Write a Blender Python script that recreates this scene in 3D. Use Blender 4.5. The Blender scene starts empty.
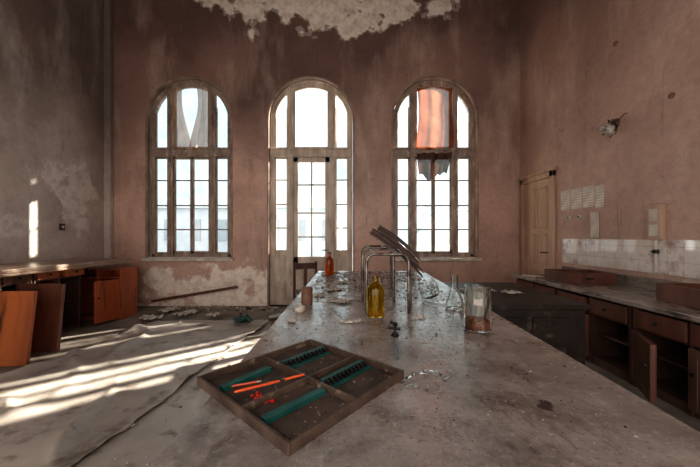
import bpy, bmesh, math, random
from mathutils import Vector, Matrix, noise
random.seed(7)
S=bpy.context.scene
COL=S.collection
F=300.0; H=1.3; VX=352.0; VY=237.0
D=5.652; XL=-4.6; XR=3.165; ZC=6.3
def pz(px,py,z):
    s=(py-VY)/(H-z); return ((px-VX)/s, F/s, z)
def py_(px,py,Y):
    s=F/Y; return Vector(((px-VX)/s,Y,H-(py-VY)/s))
# ---------------------------------------------------------------- materials
def nd(nt,t,**k):
    n=nt.nodes.new(t)
    for a,b in k.items(): setattr(n,a,b)
    return n
def mat(name,c1,c2,scale=6,rough=.7,bump=.2,metal=0,stretch=(1,1,1),trans=0,ior=1.45,p=(.35,.65),detail=8,c3=None,s3=25,p3=(.62,.7),bscale=None,spec=None):
    m=bpy.data.materials.new(name); m.use_nodes=True; nt=m.node_tree
    b=nt.nodes['Principled BSDF']; L=nt.links.new
    tc=nd(nt,'ShaderNodeTexCoord'); mp=nd(nt,'ShaderNodeMapping'); mp.inputs['Scale'].default_value=stretch
    L(tc.outputs['Object'],mp.inputs['Vector'])
    n=nd(nt,'ShaderNodeTexNoise'); n.inputs['Scale'].default_value=scale; n.inputs['Detail'].default_value=detail; n.inputs['Roughness'].default_value=.6
    L(mp.outputs[0],n.inputs['Vector'])
    r=nd(nt,'ShaderNodeValToRGB'); r.color_ramp.elements[0].position=p[0]; r.color_ramp.elements[1].position=p[1]
    r.color_ramp.elements[0].color=(*c1,1); r.color_ramp.elements[1].color=(*c2,1)
    L(n.outputs['Fac'],r.inputs['Fac']); out=r.outputs['Color']
    if c3:
        n3=nd(nt,'ShaderNodeTexNoise'); n3.inputs['Scale'].default_value=s3; n3.inputs['Detail'].default_value=6; n3.inputs['Roughness'].default_value=.7
        L(mp.outputs[0],n3.inputs['Vector'])
        r3=nd(nt,'ShaderNodeMapRange'); r3.inputs['From Min'].default_value=p3[0]; r3.inputs['From Max'].default_value=p3[1]
        L(n3.outputs['Fac'],r3.inputs['Value'])
        mx=nd(nt,'ShaderNodeMix',data_type='RGBA'); L(r3.outputs[0],mx.inputs['Factor']); L(out,mx.inputs[6]); mx.inputs[7].default_value=(*c3,1)
        out=mx.outputs[2]
    L(out,b.inputs['Base Color'])
    b.inputs['Roughness'].default_value=rough; b.inputs['Metallic'].default_value=metal
    if spec is not None: b.inputs['Specular IOR Level'].default_value=spec
    if trans: b.inputs['Transmission Weight'].default_value=trans; b.inputs['IOR'].default_value=ior
    if bump:
        nb=nd(nt,'ShaderNodeTexNoise'); nb.inputs['Scale'].default_value=bscale or scale*4; nb.inputs['Detail'].default_value=8
        L(mp.outputs[0],nb.inputs['Vector'])
        bp=nd(nt,'ShaderNodeBump'); bp.inputs['Strength'].default_value=bump; bp.inputs['Distance'].default_value=.01
        L(nb.outputs['Fac'],bp.inputs['Height']); L(bp.outputs[0],b.inputs['Normal'])
    return m

def wallmat(name,low,high,zl,zh,stain,pale,blobs=(),basepeel=0.0,peel=(.75,.7,.62)):
    """aged plaster: colour darkens towards the ceiling, stains, cracks, flaked patches"""
    m=bpy.data.materials.new(name); m.use_nodes=True; nt=m.node_tree; L=nt.links.new
    b=nt.nodes['Principled BSDF']; b.inputs['Roughness'].default_value=.45
    tc=nd(nt,'ShaderNodeTexCoord'); P=tc.outputs['Object']
    sep=nd(nt,'ShaderNodeSeparateXYZ'); L(P,sep.inputs[0])
    def noi(sc,det=8,ro=.6,st=(1,1,1)):
        mp=nd(nt,'ShaderNodeMapping'); mp.inputs['Scale'].default_value=st; L(P,mp.inputs[0])
        n=nd(nt,'ShaderNodeTexNoise'); n.inputs['Scale'].default_value=sc; n.inputs['Detail'].default_value=det; n.inputs['Roughness'].default_value=ro
        L(mp.outputs[0],n.inputs['Vector']); return n.outputs['Fac']
    def mr(v,a,c,o0=0,o1=1):
        r=nd(nt,'ShaderNodeMapRange'); r.inputs['From Min'].default_value=a; r.inputs['From Max'].default_value=c
        r.inputs['To Min'].default_value=o0; r.inputs['To Max'].default_value=o1; L(v,r.inputs['Value']); return r.outputs[0]
    def ma(op,a,c):
        n=nd(nt,'ShaderNodeMath',operation=op)
        for i,v in enumerate((a,c)):
            if isinstance(v,(int,float)): n.inputs[i].default_value=v
            else: L(v,n.inputs[i])
        return n.outputs[0]
    def mix(f,a,c,bt='MIX'):
        n=nd(nt,'ShaderNodeMix',data_type='RGBA',blend_type=bt)
        if isinstance(f,(int,float)): n.inputs[0].default_value=f
        else: L(f,n.inputs[0])
        for i,v in ((6,a),(7,c)):
            if isinstance(v,tuple): n.inputs[i].default_value=(*v,1)
            else: L(v,n.inputs[i])
        return n.outputs[2]
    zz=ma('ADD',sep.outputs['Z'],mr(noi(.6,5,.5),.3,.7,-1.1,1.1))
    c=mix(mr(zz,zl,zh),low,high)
    c=mix(mr(noi(1.0,6,.55),.42,.70,0,.6),c,stain)
    c=mix(mr(noi(2.2,8,.6,(1,1,.3)),.52,.72,0,.45),c,pale)
    c=mix(mr(noi(4.5,10,.7),.54,.68,0,.32),c,stain)
    c=mix(mr(noi(14,8,.7),.42,.8,0,.25),c,(.08,.05,.04))
    c=mix(mr(noi(6,8,.8,(1,1,.08)),.58,.68,0,.5),c,(.085,.052,.043))
    vo=nd(nt,'ShaderNodeTexVoronoi'); vo.feature='DISTANCE_TO_EDGE'; vo.inputs['Scale'].default_value=.6
    nn=nd(nt,'ShaderNodeTexNoise'); nn.inputs['Scale'].default_value=3; nn.inputs['Detail'].default_value=8; L(P,nn.inputs['Vector'])
    av=nd(nt,'ShaderNodeVectorMath',operation='MULTIPLY_ADD'); L(nn.outputs['Color'],av.inputs[0]); av.inputs[1].default_value=(.9,.9,.9); L(P,av.inputs[2]); L(av.outputs[0],vo.inputs['Vector'])
    c=mix(ma('MULTIPLY',mr(vo.outputs['Distance'],.004,.001),mr(noi(1.1),.52,.6,0,.5)),c,(.07,.045,.038))
    fine=noi(6,12,.75)
    pm=None
    for (x,y,z,rx,ry,rz) in blobs:
        v=nd(nt,'ShaderNodeVectorMath',operation='SUBTRACT'); L(P,v.inputs[0]); v.inputs[1].default_value=(x,y,z)
        w=nd(nt,'ShaderNodeVectorMath',operation='MULTIPLY'); L(v.outputs[0],w.inputs[0]); w.inputs[1].default_value=(1/rx,1/ry,1/rz)
        l=nd(nt,'ShaderNodeVectorMath',operation='LENGTH'); L(w.outputs[0],l.inputs[0])
        d=ma('ADD',l.outputs['Value'],mr(noi(2.2,10,.55),.25,.75,-.9,.9))
        k=ma('ADD',ma('MULTIPLY',mr(d,1.0,.985),.35),ma('MULTIPLY',mr(d,.85,.835),.65))
        pm=k if pm is None else ma('MAXIMUM',pm,k)
    if basepeel:
        d=ma('ADD',sep.outputs['Z'],mr(noi(2.5,12,.75),.3,.7,-basepeel,basepeel))
        k=mr(d,.12,.10)
        pm=k if pm is None else ma('MAXIMUM',pm,k)
    if pm is not None:
        pc=mix(mr(fine,.45,.68),peel,(peel[0]*.6,peel[1]*.53,peel[2]*.47))
        c=mix(ma('MULTIPLY',pm,.95),c,pc)
    L(c,b.inputs['Base Color'])
    bp=nd(nt,'ShaderNodeBump'); bp.inputs['Strength'].default_value=.5; bp.inputs['Distance'].default_value=.025
    hh=fine
    if pm is not None: hh=ma('ADD',fine,ma('MULTIPLY',pm,-1.6))
    L(hh,bp.inputs['Height']); L(bp.outputs[0],b.inputs['Normal'])
    return m

M={}
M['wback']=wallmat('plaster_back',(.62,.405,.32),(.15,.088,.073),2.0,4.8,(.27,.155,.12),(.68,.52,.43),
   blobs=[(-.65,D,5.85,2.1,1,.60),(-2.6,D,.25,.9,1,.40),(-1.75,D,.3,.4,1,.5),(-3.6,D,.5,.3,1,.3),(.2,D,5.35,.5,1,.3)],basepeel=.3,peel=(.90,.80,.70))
M['reveal']=mat('plaster_reveal_dark',(.18,.12,.095),(.40,.28,.22),4,.4,.4)  # darker plaster tone for arch reveals and the rings around them
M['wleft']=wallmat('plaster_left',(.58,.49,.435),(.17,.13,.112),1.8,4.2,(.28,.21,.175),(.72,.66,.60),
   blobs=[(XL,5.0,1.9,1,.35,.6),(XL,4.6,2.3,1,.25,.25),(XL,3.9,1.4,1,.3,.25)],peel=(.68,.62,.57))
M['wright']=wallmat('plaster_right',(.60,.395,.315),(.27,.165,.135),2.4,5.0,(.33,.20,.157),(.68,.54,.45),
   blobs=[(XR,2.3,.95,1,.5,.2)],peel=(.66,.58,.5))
M['floor']=mat('floor_dusty_concrete',(.14,.11,.09),(.32,.275,.235),2.2,.7,.5,c3=(.4,.36,.31),s3=18)
M['ceil']=mat('ceiling_plaster',(.25,.2,.17),(.4,.34,.3),1.5,.9,.3)
M['sheet']=mat('floor_covering',(.31,.275,.245),(.58,.52,.465),1.1,.42,.3,c3=(.19,.155,.13),s3=4,p3=(.52,.66),bscale=9,detail=12)
M['frame']=mat('window_paint_brown',(.18,.125,.098),(.40,.305,.245),7,.45,.5,stretch=(1,1,.3),c3=(.60,.51,.43),s3=12,p3=(.56,.68))
M['frame_pale']=mat('window_paint_beige',(.36,.275,.215),(.64,.54,.44),7,.45,.5,stretch=(1,1,.3),c3=(.20,.14,.10),s3=12)
M['sill']=mat('sill_stone',(.45,.38,.33),(.72,.65,.57),8,.4,.4)
M['doorw']=mat('door_wood_tan',(.40,.25,.17),(.58,.41,.30),5,.5,.3,stretch=(1,1,.15))
M['orange']=mat('cabinet_wood_orange',(.24,.06,.02),(.46,.14,.045),4,.4,.25,stretch=(1,1,.12),c3=(.08,.026,.015),s3=10,p3=(.55,.68))
M['orangeb']=mat('cabinet_wood_red_orange',(.26,.055,.020),(.46,.125,.045),4,.35,.25,stretch=(1,1,.12),c3=(.10,.026,.014),s3=8,p3=(.54,.68))
M['brownw']=mat('cabinet_wood_dark',(.045,.023,.016),(.12,.062,.043),5,.5,.3,stretch=(1,1,.2),c3=(.18,.13,.10),s3=9)
M['redw']=mat('cabinet_wood_reddish',(.08,.03,.019),(.18,.072,.045),5,.45,.3,stretch=(1,1,.2),c3=(.05,.024,.016),s3=9)
M['slatw']=mat('slat_wood_worn',(.035,.02,.015),(.11,.062,.045),9,.5,.3,c3=(.26,.19,.15),s3=20)
M['slabL']=mat('worktop_worn_wood',(.16,.085,.06),(.42,.29,.21),4,.28,.3,stretch=(1,.2,1),c3=(.58,.50,.43),s3=7,p3=(.54,.66))
M['slabR']=mat('worktop_dusty_grey',(.18,.14,.12),(.46,.40,.355),4,.24,.3,stretch=(1,.4,1),c3=(.08,.058,.048),s3=8,p3=(.48,.62),spec=.8)
M['black']=mat('desk_black_paint',(.014,.010,.008),(.035,.025,.021),5,.45,.2,c3=(.11,.085,.07),s3=9,p3=(.56,.68),spec=.35)
M['tray']=mat('tray_dark_wood',(.05,.03,.022),(.14,.092,.066),9,.5,.4,c3=(.36,.27,.20),s3=22,p3=(.58,.7))
M['trayb']=mat('tray_bottom_board',(.05,.033,.026),(.13,.092,.072),8,.7,.4,c3=(.24,.19,.155),s3=30)
M['green']=mat('green_rack_paint',(.006,.07,.062),(.016,.13,.115),12,.5,.05,c3=(.08,.15,.14),s3=25)
M['chrome']=mat('tube_worn_metal',(.13,.115,.105),(.36,.34,.31),15,.35,.1,metal=.85,c3=(.08,.05,.035),s3=12,p3=(.42,.58))
M['iron']=mat('blackened_iron',(.01,.01,.011),(.035,.033,.032),15,.4,.2,metal=.4)
M['amber']=mat('amber_glass',(.74,.56,.05),(.86,.68,.12),3,.05,0,trans=1.0,ior=1.4)
M['amber2']=mat('brown_glass',(.55,.14,.01),(.6,.22,.02),3,.08,0,trans=.9)
M['glass']=mat('clear_glass_dusty',(.88,.92,.9),(.96,.98,.97),3,.04,0,trans=1.0,ior=1.33)
M['residue']=mat('dried_brown_residue',(.08,.022,.010),(.34,.11,.04),30,.6,.5)
M['cork']=mat('cap_dark_bakelite',(.02,.01,.008),(.06,.03,.02),10,.4,.1)
M['ceram']=mat('stoneware_brown',(.13,.06,.035),(.24,.13,.085),10,.4,.2)
M['paper']=mat('aged_paper',(.45,.40,.35),(.70,.65,.58),10,.8,.2,c3=(.25,.19,.15),s3=14,p3=(.55,.65))
M['plastic_red']=mat('red_plastic',(.75,.02,.01),(.9,.06,.02),10,.4,0)
M['plastic_org']=mat('orange_red_plastic',(.70,.07,.02),(.8,.14,.03),10,.35,0)
M['crumb']=mat('plaster_crumbs',(.26,.21,.18),(.60,.53,.47),30,.9,.3)
M['dcrumb']=mat('dark_crumbs',(.02,.015,.012),(.09,.06,.045),30,.9,.3)
M['bluegl']=mat('blue_glass_rod',(.02,.06,.12),(.08,.16,.25),10,.15,0)
M['white_pl']=mat('yellowed_white_plastic',(.5,.42,.36),(.64,.57,.5),8,.5,.1)
M['lampw']=mat('broken_lamp_enamel',(.34,.29,.25),(.66,.59,.53),20,.5,.1,c3=(.06,.04,.03),s3=12,p3=(.50,.6))
M['snow']=mat('outside_ground_pale',(.24,.26,.27),(.30,.32,.33),.3,.9,0)
M['bldg']=mat('outside_facade',(.50,.57,.62),(.60,.66,.70),.5,.9,0)
M['bldgw']=mat('outside_facade_window',(.32,.38,.43),(.38,.44,.48),.5,.9,0)
M['bark']=mat('tree_bark',(.24,.26,.27),(.34,.36,.37),3,.9,0)
M['leaf']=mat('sun_blocker_leaf',(.03,.06,.03),(.07,.12,.05),3,.8,0)

def tablemat():
    m=mat('bench_top_dusty_stone',(.235,.20,.18),(.47,.42,.385),1.8,.3,.25,c3=(.13,.10,.083),s3=4,p3=(.48,.66),detail=12,bscale=26)
    nt=m.node_tree; L=nt.links.new; b=nt.nodes['Principled BSDF']
    src=b.inputs['Base Color'].links[0].from_socket
    tc=nd(nt,'ShaderNodeTexCoord'); P=tc.outputs['Object']
    def lay(src,sc,a,c,mx_,col,rough=.75,st=(1,1,1)):
        mp=nd(nt,'ShaderNodeMapping'); mp.inputs['Scale'].default_value=st; L(P,mp.inputs[0])
        n=nd(nt,'ShaderNodeTexNoise'); n.inputs['Scale'].default_value=sc; n.inputs['Detail'].default_value=10; n.inputs['Roughness'].default_value=rough; L(mp.outputs[0],n.inputs['Vector'])
        r=nd(nt,'ShaderNodeMapRange'); r.inputs['From Min'].default_value=a; r.inputs['From Max'].default_value=c; r.inputs['To Max'].default_value=mx_; L(n.outputs['Fac'],r.inputs['Value'])
        mx=nd(nt,'ShaderNodeMix',data_type='RGBA'); L(r.outputs[0],mx.inputs[0]); L(src,mx.inputs[6]); mx.inputs[7].default_value=(*col,1); return mx.outputs[2]
    out=lay(src,9,.50,.66,.5,(.54,.48,.43),.75)
    out=lay(out,60,.55,.64,.6,(.62,.56,.50))
    out=lay(out,85,.55,.64,.7,(.085,.062,.05))
    out=lay(out,16,.55,.64,.6,(.09,.066,.053),.8,(1,.22,1))
    out=lay(out,3.2,.55,.62,.55,(.09,.067,.054),.78)
    n2=nd(nt,'ShaderNodeTexNoise'); n2.inputs['Scale'].default_value=14; n2.inputs['Detail'].default_value=8; n2.inputs['Roughness'].default_value=.65; L(P,n2.inputs['Vector'])
    for (x,y,rad,rings) in ((.21,.66,.09,True),(.474,.737,.016,False),(.49,.76,.010,False),(.40,.78,.009,False),(.14,.62,.007,False)):
        v=nd(nt,'ShaderNodeVectorMath',operation='DISTANCE'); L(P,v.inputs[0]); v.inputs[1].default_value=(x,y,.0)
        a=nd(nt,'ShaderNodeMath',operation='MULTIPLY_ADD'); L(n2.outputs['Fac'],a.inputs[0]); a.inputs[1].default_value=.09 if not rings else .16; L(v.outputs['Value'],a.inputs[2])
        off=.045 if not rings else .08
        k=nd(nt,'ShaderNodeMapRange'); k.inputs['From Min'].default_value=rad+off; k.inputs['From Max'].default_value=rad+off-.006 if not rings else rad+off-.07
        k.inputs['To Max'].default_value=.9 if not rings else .4
        L(a.outputs[0],k.inputs['Value']); f=k.outputs[0]
        if rings:
            s=nd(nt,'ShaderNodeMath',operation='MULTIPLY'); L(a.outputs[0],s.inputs[0]); s.inputs[1].default_value=380
            s2=nd(nt,'ShaderNodeMath',operation='SINE'); L(s.outputs[0],s2.inputs[0])
            s3=nd(nt,'ShaderNodeMapRange'); s3.inputs['From Min'].default_value=-.4; s3.inputs['From Max'].default_value=.9; L(s2.outputs[0],s3.inputs['Value'])
            t=nd(nt,'ShaderNodeMath',operation='MULTIPLY'); L(s3.outputs[0],t.inputs[0]); L(f,t.inputs[1]); f=t.outputs[0]
        q=nd(nt,'ShaderNodeMix',data_type='RGBA'); L(f,q.inputs[0]); L(out,q.inputs[6]); q.inputs[7].default_value=(.035,.025,.022,1); out=q.outputs[2]
    L(out,b.inputs['Base Color'])
    n=nd(nt,'ShaderNodeTexNoise'); n.inputs['Scale'].default_value=5; n.inputs['Detail'].default_value=12; n.inputs['Roughness'].default_value=.65; L(P,n.inputs['Vector'])
    r=nd(nt,'ShaderNodeMapRange'); r.inputs['From Min'].default_value=.35; r.inputs['From Max'].default_value=.65; r.inputs['To Min'].default_value=.13; r.inputs['To Max'].default_value=.36; L(n.outputs['Fac'],r.inputs['Value']); L(r.outputs[0],b.inputs['Roughness'])
    b.inputs['Specular IOR Level'].default_value=1.0
    b.inputs['Coat Weight'].default_value=.25; b.inputs['Coat Roughness'].default_value=.2
    return m
M['bench']=tablemat()

def tilemat():
    m=mat('wall_tiles_dirty',(.62,.55,.50),(.86,.81,.77),3,.06,0,c3=(.38,.27,.22),s3=3,p3=(.54,.7))
    nt=m.node_tree; L=nt.links.new; b=nt.nodes['Principled BSDF']; src=b.inputs['Base Color'].links[0].from_socket
    tc=nd(nt,'ShaderNodeTexCoord'); sp=nd(nt,'ShaderNodeSeparateXYZ'); cb=nd(nt,'ShaderNodeCombineXYZ')
    L(tc.outputs['Object'],sp.inputs[0]); L(sp.outputs['Y'],cb.inputs['X']); L(sp.outputs['Z'],cb.inputs['Y'])
    br=nd(nt,'ShaderNodeTexBrick'); br.offset=0; br.inputs['Scale'].default_value=1; br.inputs['Brick Width'].default_value=.15; br.inputs['Row Height'].default_value=.15; br.inputs['Mortar Size'].default_value=.002
    L(cb.outputs[0],br.inputs['Vector'])
    mm=nd(nt,'ShaderNodeMath',operation='MULTIPLY'); L(br.outputs['Fac'],mm.inputs[0]); mm.inputs[1].default_value=.5
    mx=nd(nt,'ShaderNodeMix',data_type='RGBA'); L(mm.outputs[0],mx.inputs[0]); L(src,mx.inputs[6]); mx.inputs[7].default_value=(.2,.14,.11,1)
    b.inputs['Specular IOR Level'].default_value=1.0
    L(mx.outputs[2],b.inputs['Base Color']); return m
M['tile']=tilemat()

def panemat():
    m=bpy.data.materials.new('window_glass_grimy'); m.use_nodes=True; nt=m.node_tree; L=nt.links.new
    nt.nodes.remove(nt.nodes['Principled BSDF']); o=nt.nodes['Material Output']
    t=nd(nt,'ShaderNodeBsdfTransparent')
    tc=nd(nt,'ShaderNodeTexCoord'); n=nd(nt,'ShaderNodeTexNoise'); n.inputs['Scale'].default_value=2.2; n.inputs['Detail'].default_value=10; n.inputs['Roughness'].default_value=.7; L(tc.outputs['Object'],n.inputs['Vector'])
    rc=nd(nt,'ShaderNodeValToRGB'); rc.color_ramp.elements[0].position=.38; rc.color_ramp.elements[1].position=.65
    rc.color_ramp.elements[0].color=(.97,.99,1,1); rc.color_ramp.elements[1].color=(.78,.86,.88,1); L(n.outputs['Fac'],rc.inputs[0]); L(rc.outputs[0],t.inputs[0])
    d=nd(nt,'ShaderNodeBsdfTranslucent'); d.inputs[0].default_value=(.7,.76,.76,1)
    n2=nd(nt,'ShaderNodeTexNoise'); n2.inputs['Scale'].default_value=5; n2.inputs['Detail'].default_value=8; L(tc.outputs['Object'],n2.inputs['Vector'])
    r=nd(nt,'ShaderNodeMapRange'); r.inputs['From Min'].default_value=.4; r.inputs['From Max'].default_value=.75; r.inputs['To Min'].default_value=.02; r.inputs['To Max'].default_value=.12; L(n2.outputs['Fac'],r.inputs['Value'])
    mx=nd(nt,'ShaderNodeMixShader'); L(r.outputs[0],mx.inputs[0]); L(t.outputs[0],mx.inputs[1]); L(d.outputs[0],mx.inputs[2])
    g=nd(nt,'ShaderNodeBsdfGlossy'); g.inputs['Roughness'].default_value=.05
    m2=nd(nt,'ShaderNodeMixShader'); m2.inputs[0].default_value=.04; L(mx.outputs[0],m2.inputs[1]); L(g.outputs[0],m2.inputs[2])
    L(m2.outputs[0],o.inputs['Surface']); return m
M['pane']=panemat()
def clothmat(name,c1,c2,tr=.6,scale=5,pale=None,thin=0,palemax=.5):
    m=mat(name,c1,c2,scale,.9,.3,stretch=(1,1,.3)); nt=m.node_tree; L=nt.links.new
    b=nt.nodes['Principled BSDF']; o=nt.nodes['Material Output']; src=b.inputs['Base Color'].links[0].from_socket
    if pale:
        tc=nd(nt,'ShaderNodeTexCoord'); sp=nd(nt,'ShaderNodeSeparateXYZ'); L(tc.outputs['Object'],sp.inputs[0])
        n=nd(nt,'ShaderNodeTexNoise'); n.inputs['Scale'].default_value=4; n.inputs['Detail'].default_value=6; L(tc.outputs['Object'],n.inputs['Vector'])
        a=nd(nt,'ShaderNodeMath',operation='ABSOLUTE'); L(sp.outputs['X'],a.inputs[0])
        s=nd(nt,'ShaderNodeMath',operation='MULTIPLY_ADD'); L(n.outputs['Fac'],s.inputs[0]); s.inputs[1].default_value=.6; L(a.outputs[0],s.inputs[2])
        r=nd(nt,'ShaderNodeMapRange'); r.inputs['From Min'].default_value=.52; r.inputs['From Max'].default_value=.25; r.inputs['To Max'].default_value=palemax; L(s.outputs[0],r.inputs['Value'])
        mx=nd(nt,'ShaderNodeMix',data_type='RGBA'); L(r.outputs[0],mx.inputs[0]); L(src,mx.inputs[6]); mx.inputs[7].default_value=(*pale,1); src=mx.outputs[2]
        L(src,b.inputs['Base Color'])
    t=nd(nt,'ShaderNodeBsdfTranslucent'); L(src,t.inputs[0])
    mx=nd(nt,'ShaderNodeMixShader'); mx.inputs[0].default_value=tr; L(b.outputs[0],mx.inputs[1]); L(t.outputs[0],mx.inputs[2]); res=mx.outputs[0]
    if thin:
        tr_=nd(nt,'ShaderNodeBsdfTransparent'); m3=nd(nt,'ShaderNodeMixShader'); m3.inputs[0].default_value=thin; L(res,m3.inputs[1]); L(tr_.outputs[0],m3.inputs[2]); res=m3.outputs[0]
    L(res,o.inputs['Surface']); return m
M['cloth_red']=clothmat('curtain_cloth_rusty_orange',(.15,.035,.015),(.28,.08,.03),.45,pale=(.34,.17,.09),thin=.17)
M['cloth_brown']=clothmat('curtain_cloth_beige_brown',(.30,.18,.12),(.60,.43,.32),.55,thin=.22)
M['cloth_dark']=clothmat('curtain_cloth_soiled',(.03,.016,.012),(.12,.055,.035),.2,thin=.08)
def docmat():
    m=mat('printed_notice_paper',(.60,.52,.45),(.80,.73,.66),6,.8,.1); nt=m.node_tree; L=nt.links.new
    b=nt.nodes['Principled BSDF']; src=b.inputs['Base Color'].links[0].from_socket
    tc=nd(nt,'ShaderNodeTexCoord'); w=nd(nt,'ShaderNodeTexWave'); w.bands_direction='Z'; w.inputs['Scale'].default_value=9; w.inputs['Distortion'].default_value=.3
    L(tc.outputs['Object'],w.inputs['Vector'])
    r=nd(nt,'ShaderNodeMapRange'); r.inputs['From Min'].default_value=.6; r.inputs['From Max'].default_value=.8; r.inputs['To Max'].default_value=.3; L(w.outputs['Fac'],r.inputs['Value'])
    mx=nd(nt,'ShaderNodeMix',data_type='RGBA'); L(r.outputs[0],mx.inputs[0]); L(src,mx.inputs[6]); mx.inputs[7].default_value=(.12,.1,.09,1); L(mx.outputs[2],b.inputs['Base Color']); return m
M['doc']=docmat()

# ---------------------------------------------------------------- mesh builder
class B:
    def __init__(s): s.v=[];s.f=[];s.m=[]
    def add(s,vs,fs,m=0,T=None):
        o=len(s.v)
        for p in vs:
            p=Vector(p)
            if T is not None: p=T@p
            s.v.append(tuple(p))
        for f in fs: s.f.append(tuple(o+i for i in f)); s.m.append(m)
        return s
    def box(s,x0,x1,y0,y1,z0,z1,m=0,T=None):
        vs=[(x,y,z) for x in (x0,x1) for y in (y0,y1) for z in (z0,z1)]
        return s.add(vs,[(0,1,3,2),(4,6,7,5),(0,4,5,1),(2,3,7,6),(0,2,6,4),(1,5,7,3)],m,T)
    def lathe(s,prof,n=28,m=0,T=None,closed=False):
        vs=[];fs=[];k=len(prof)
        for (r,z) in prof:
            for i in range(n):
                a=2*math.pi*i/n; vs.append((max(r,1e-4)*math.cos(a),max(r,1e-4)*math.sin(a),z))
        for j in range(k-1 if not closed else k):
            j2=(j+1)%k
            for i in range(n):
                i2=(i+1)%n; fs.append((j*n+i,j*n+i2,j2*n+i2,j2*n+i))
        if not closed:
            fs.append(tuple(range(n))[::-1]); fs.append(tuple((k-1)*n+i for i in range(n)))
        return s.add(vs,fs,m,T)
    def tube(s,path,r,n=10,m=0,T=None):
        path=[Vector(p) for p in path]; rs=r if isinstance(r,(list,tuple)) else [r]*len(path)
        vs=[];fs=[];k=len(path); up=None
        for i,p in enumerate(path):
            t=(path[min(i+1,k-1)]-path[max(i-1,0)]).normalized()
            if up is None: up=Vector((0,0,1)) if abs(t.z)<.9 else Vector((0,1,0))
            a=t.cross(up)
            if a.length<1e-4: a=t.cross(Vector((1,0,.1)))
            a.normalize(); b=a.cross(t).normalized(); up=b
            for q in range(n):
                w=2*math.pi*q/n; vs.append(tuple(p+rs[i]*(math.cos(w)*a+math.sin(w)*b)))
        for j in range(k-1):
            for q in range(n):
                q2=(q+1)%n; fs.append((j*n+q,j*n+q2,(j+1)*n+q2,(j+1)*n+q))
        fs.append(tuple(range(n))[::-1]); fs.append(tuple((k-1)*n+q for q in range(n)))
        return s.add(vs,fs,m,T)
    def prism(s,pts,y0,y1,m=0,T=None):
        n=len(pts); vs=[(x,y0,z) for x,z in pts]+[(x,y1,z) for x,z in pts]
        fs=[tuple(range(n)),tuple(range(2*n-1,n-1,-1))]+[(i,(i+1)%n,n+(i+1)%n,n+i) for i in range(n)]
        return s.add(vs,fs,m,T)
    def strip(s,outer,inner,y0,y1,m=0):
        n=len(outer)
        for i in range(n-1):
            s.prism([outer[i],outer[i+1],inner[i+1],inner[i]],y0,y1,m)
        return s
def mk(b,name,mats,loc=(0,0,0),rot=(0,0,0),parent=None,bevel=0,smooth=False,label=None,cat=None,kind=None,group=None,solid=0,fixn=True,seg=2):
    me=bpy.data.meshes.new(name); me.from_pydata(b.v,[],b.f)
    if not isinstance(mats,(list,tuple)): mats=[mats]
    for mm in mats: me.materials.append(M[mm])
    me.polygons.foreach_set('material_index',b.m)
    if fixn:
        bm=bmesh.new(); bm.from_mesh(me); bmesh.ops.recalc_face_normals(bm,faces=bm.faces); bm.to_mesh(me); bm.free()
    if smooth:
        me.polygons.foreach_set('use_smooth',[True]*len(me.polygons))
        try: me.set_sharp_from_angle(angle=math.radians(45))
        except Exception: pass
    me.update()
    o=bpy.data.objects.new(name,me); COL.objects.link(o)
    o.location=loc; o.rotation_euler=rot
    if parent: o.parent=parent
    if bevel:
        mo=o.modifiers.new('bevel','BEVEL'); mo.width=bevel; mo.segments=seg; mo.limit_method='ANGLE'
    if solid:
        mo=o.modifiers.new('solid','SOLIDIFY'); mo.thickness=solid
    if label: o['label']=label
    if cat: o['category']=cat
    if kind: o['kind']=kind
    if group: o['group']=group
    return o
def root(name,loc,label,cat,rot=(0,0,0),group=None):
    e=bpy.data.objects.new(name,None); COL.objects.link(e); e.location=loc; e.rotation_euler=rot
    e.empty_display_size=.1
    e['label']=label; e['category']=cat
    if group: e['group']=group
    return e

# ---------------------------------------------------------------- room shell
HW=.79; ZS=.9; ZTOP=4.3; ZSP=ZTOP-HW
WIN=[(-3.07,ZS),(-.775,0.0),(1.56,ZS)]
NA=24; TH=.22
def arch(cx,r,zs,n=NA): return [(cx-r*math.cos(math.pi*i/n), zs+r*math.sin(math.pi*i/n)) for i in range(n+1)]
b=B()
def q(a,c,d,e,m=0): b.add([a,c,d,e],[(0,1,2,3)],m)
x=XL-.3
for cx,zb in WIN:
    x0,x1=cx-HW,cx+HW
    for Y in (D,D+TH):
        q((x,Y,0),(x0,Y,0),(x0,Y,ZC),(x,Y,ZC))
        if zb>0: q((x0,Y,0),(x1,Y,0),(x1,Y,zb),(x0,Y,zb))
        A=arch(cx,HW,ZSP)
        for i in range(NA):
            q((A[i][0],Y,A[i][1]),(A[i+1][0],Y,A[i+1][1]),(A[i+1][0],Y,ZC),(A[i][0],Y,ZC))
    for i in range(NA):
        q((A[i][0],D,A[i][1]),(A[i+1][0],D,A[i+1][1]),(A[i+1][0],D+TH,A[i+1][1]),(A[i][0],D+TH,A[i][1]),1)
    for xx in (x0,x1): q((xx,D,zb),(xx,D,ZSP),(xx,D+TH,ZSP),(xx,D+TH,zb),1)
    q((x0,D,zb),(x1,D,zb),(x1,D+TH,zb),(x0,D+TH,zb),1)
    x=x1
for Y in (D,D+TH): q((x,Y,0),(XR+.3,Y,0),(XR+.3,Y,ZC),(x,Y,ZC))
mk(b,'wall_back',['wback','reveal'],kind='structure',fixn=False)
YB=-1.6
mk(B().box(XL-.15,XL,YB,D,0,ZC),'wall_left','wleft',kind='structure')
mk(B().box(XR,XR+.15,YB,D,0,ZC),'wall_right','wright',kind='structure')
mk(B().box(XL-.3,XR+.3,YB,D+TH,-.1,0),'floor','floor',kind='structure')
mk(B().box(XL-.3,XR+.3,YB,D+TH,ZC,ZC+.1),'ceiling','ceil',kind='structure')
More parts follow.
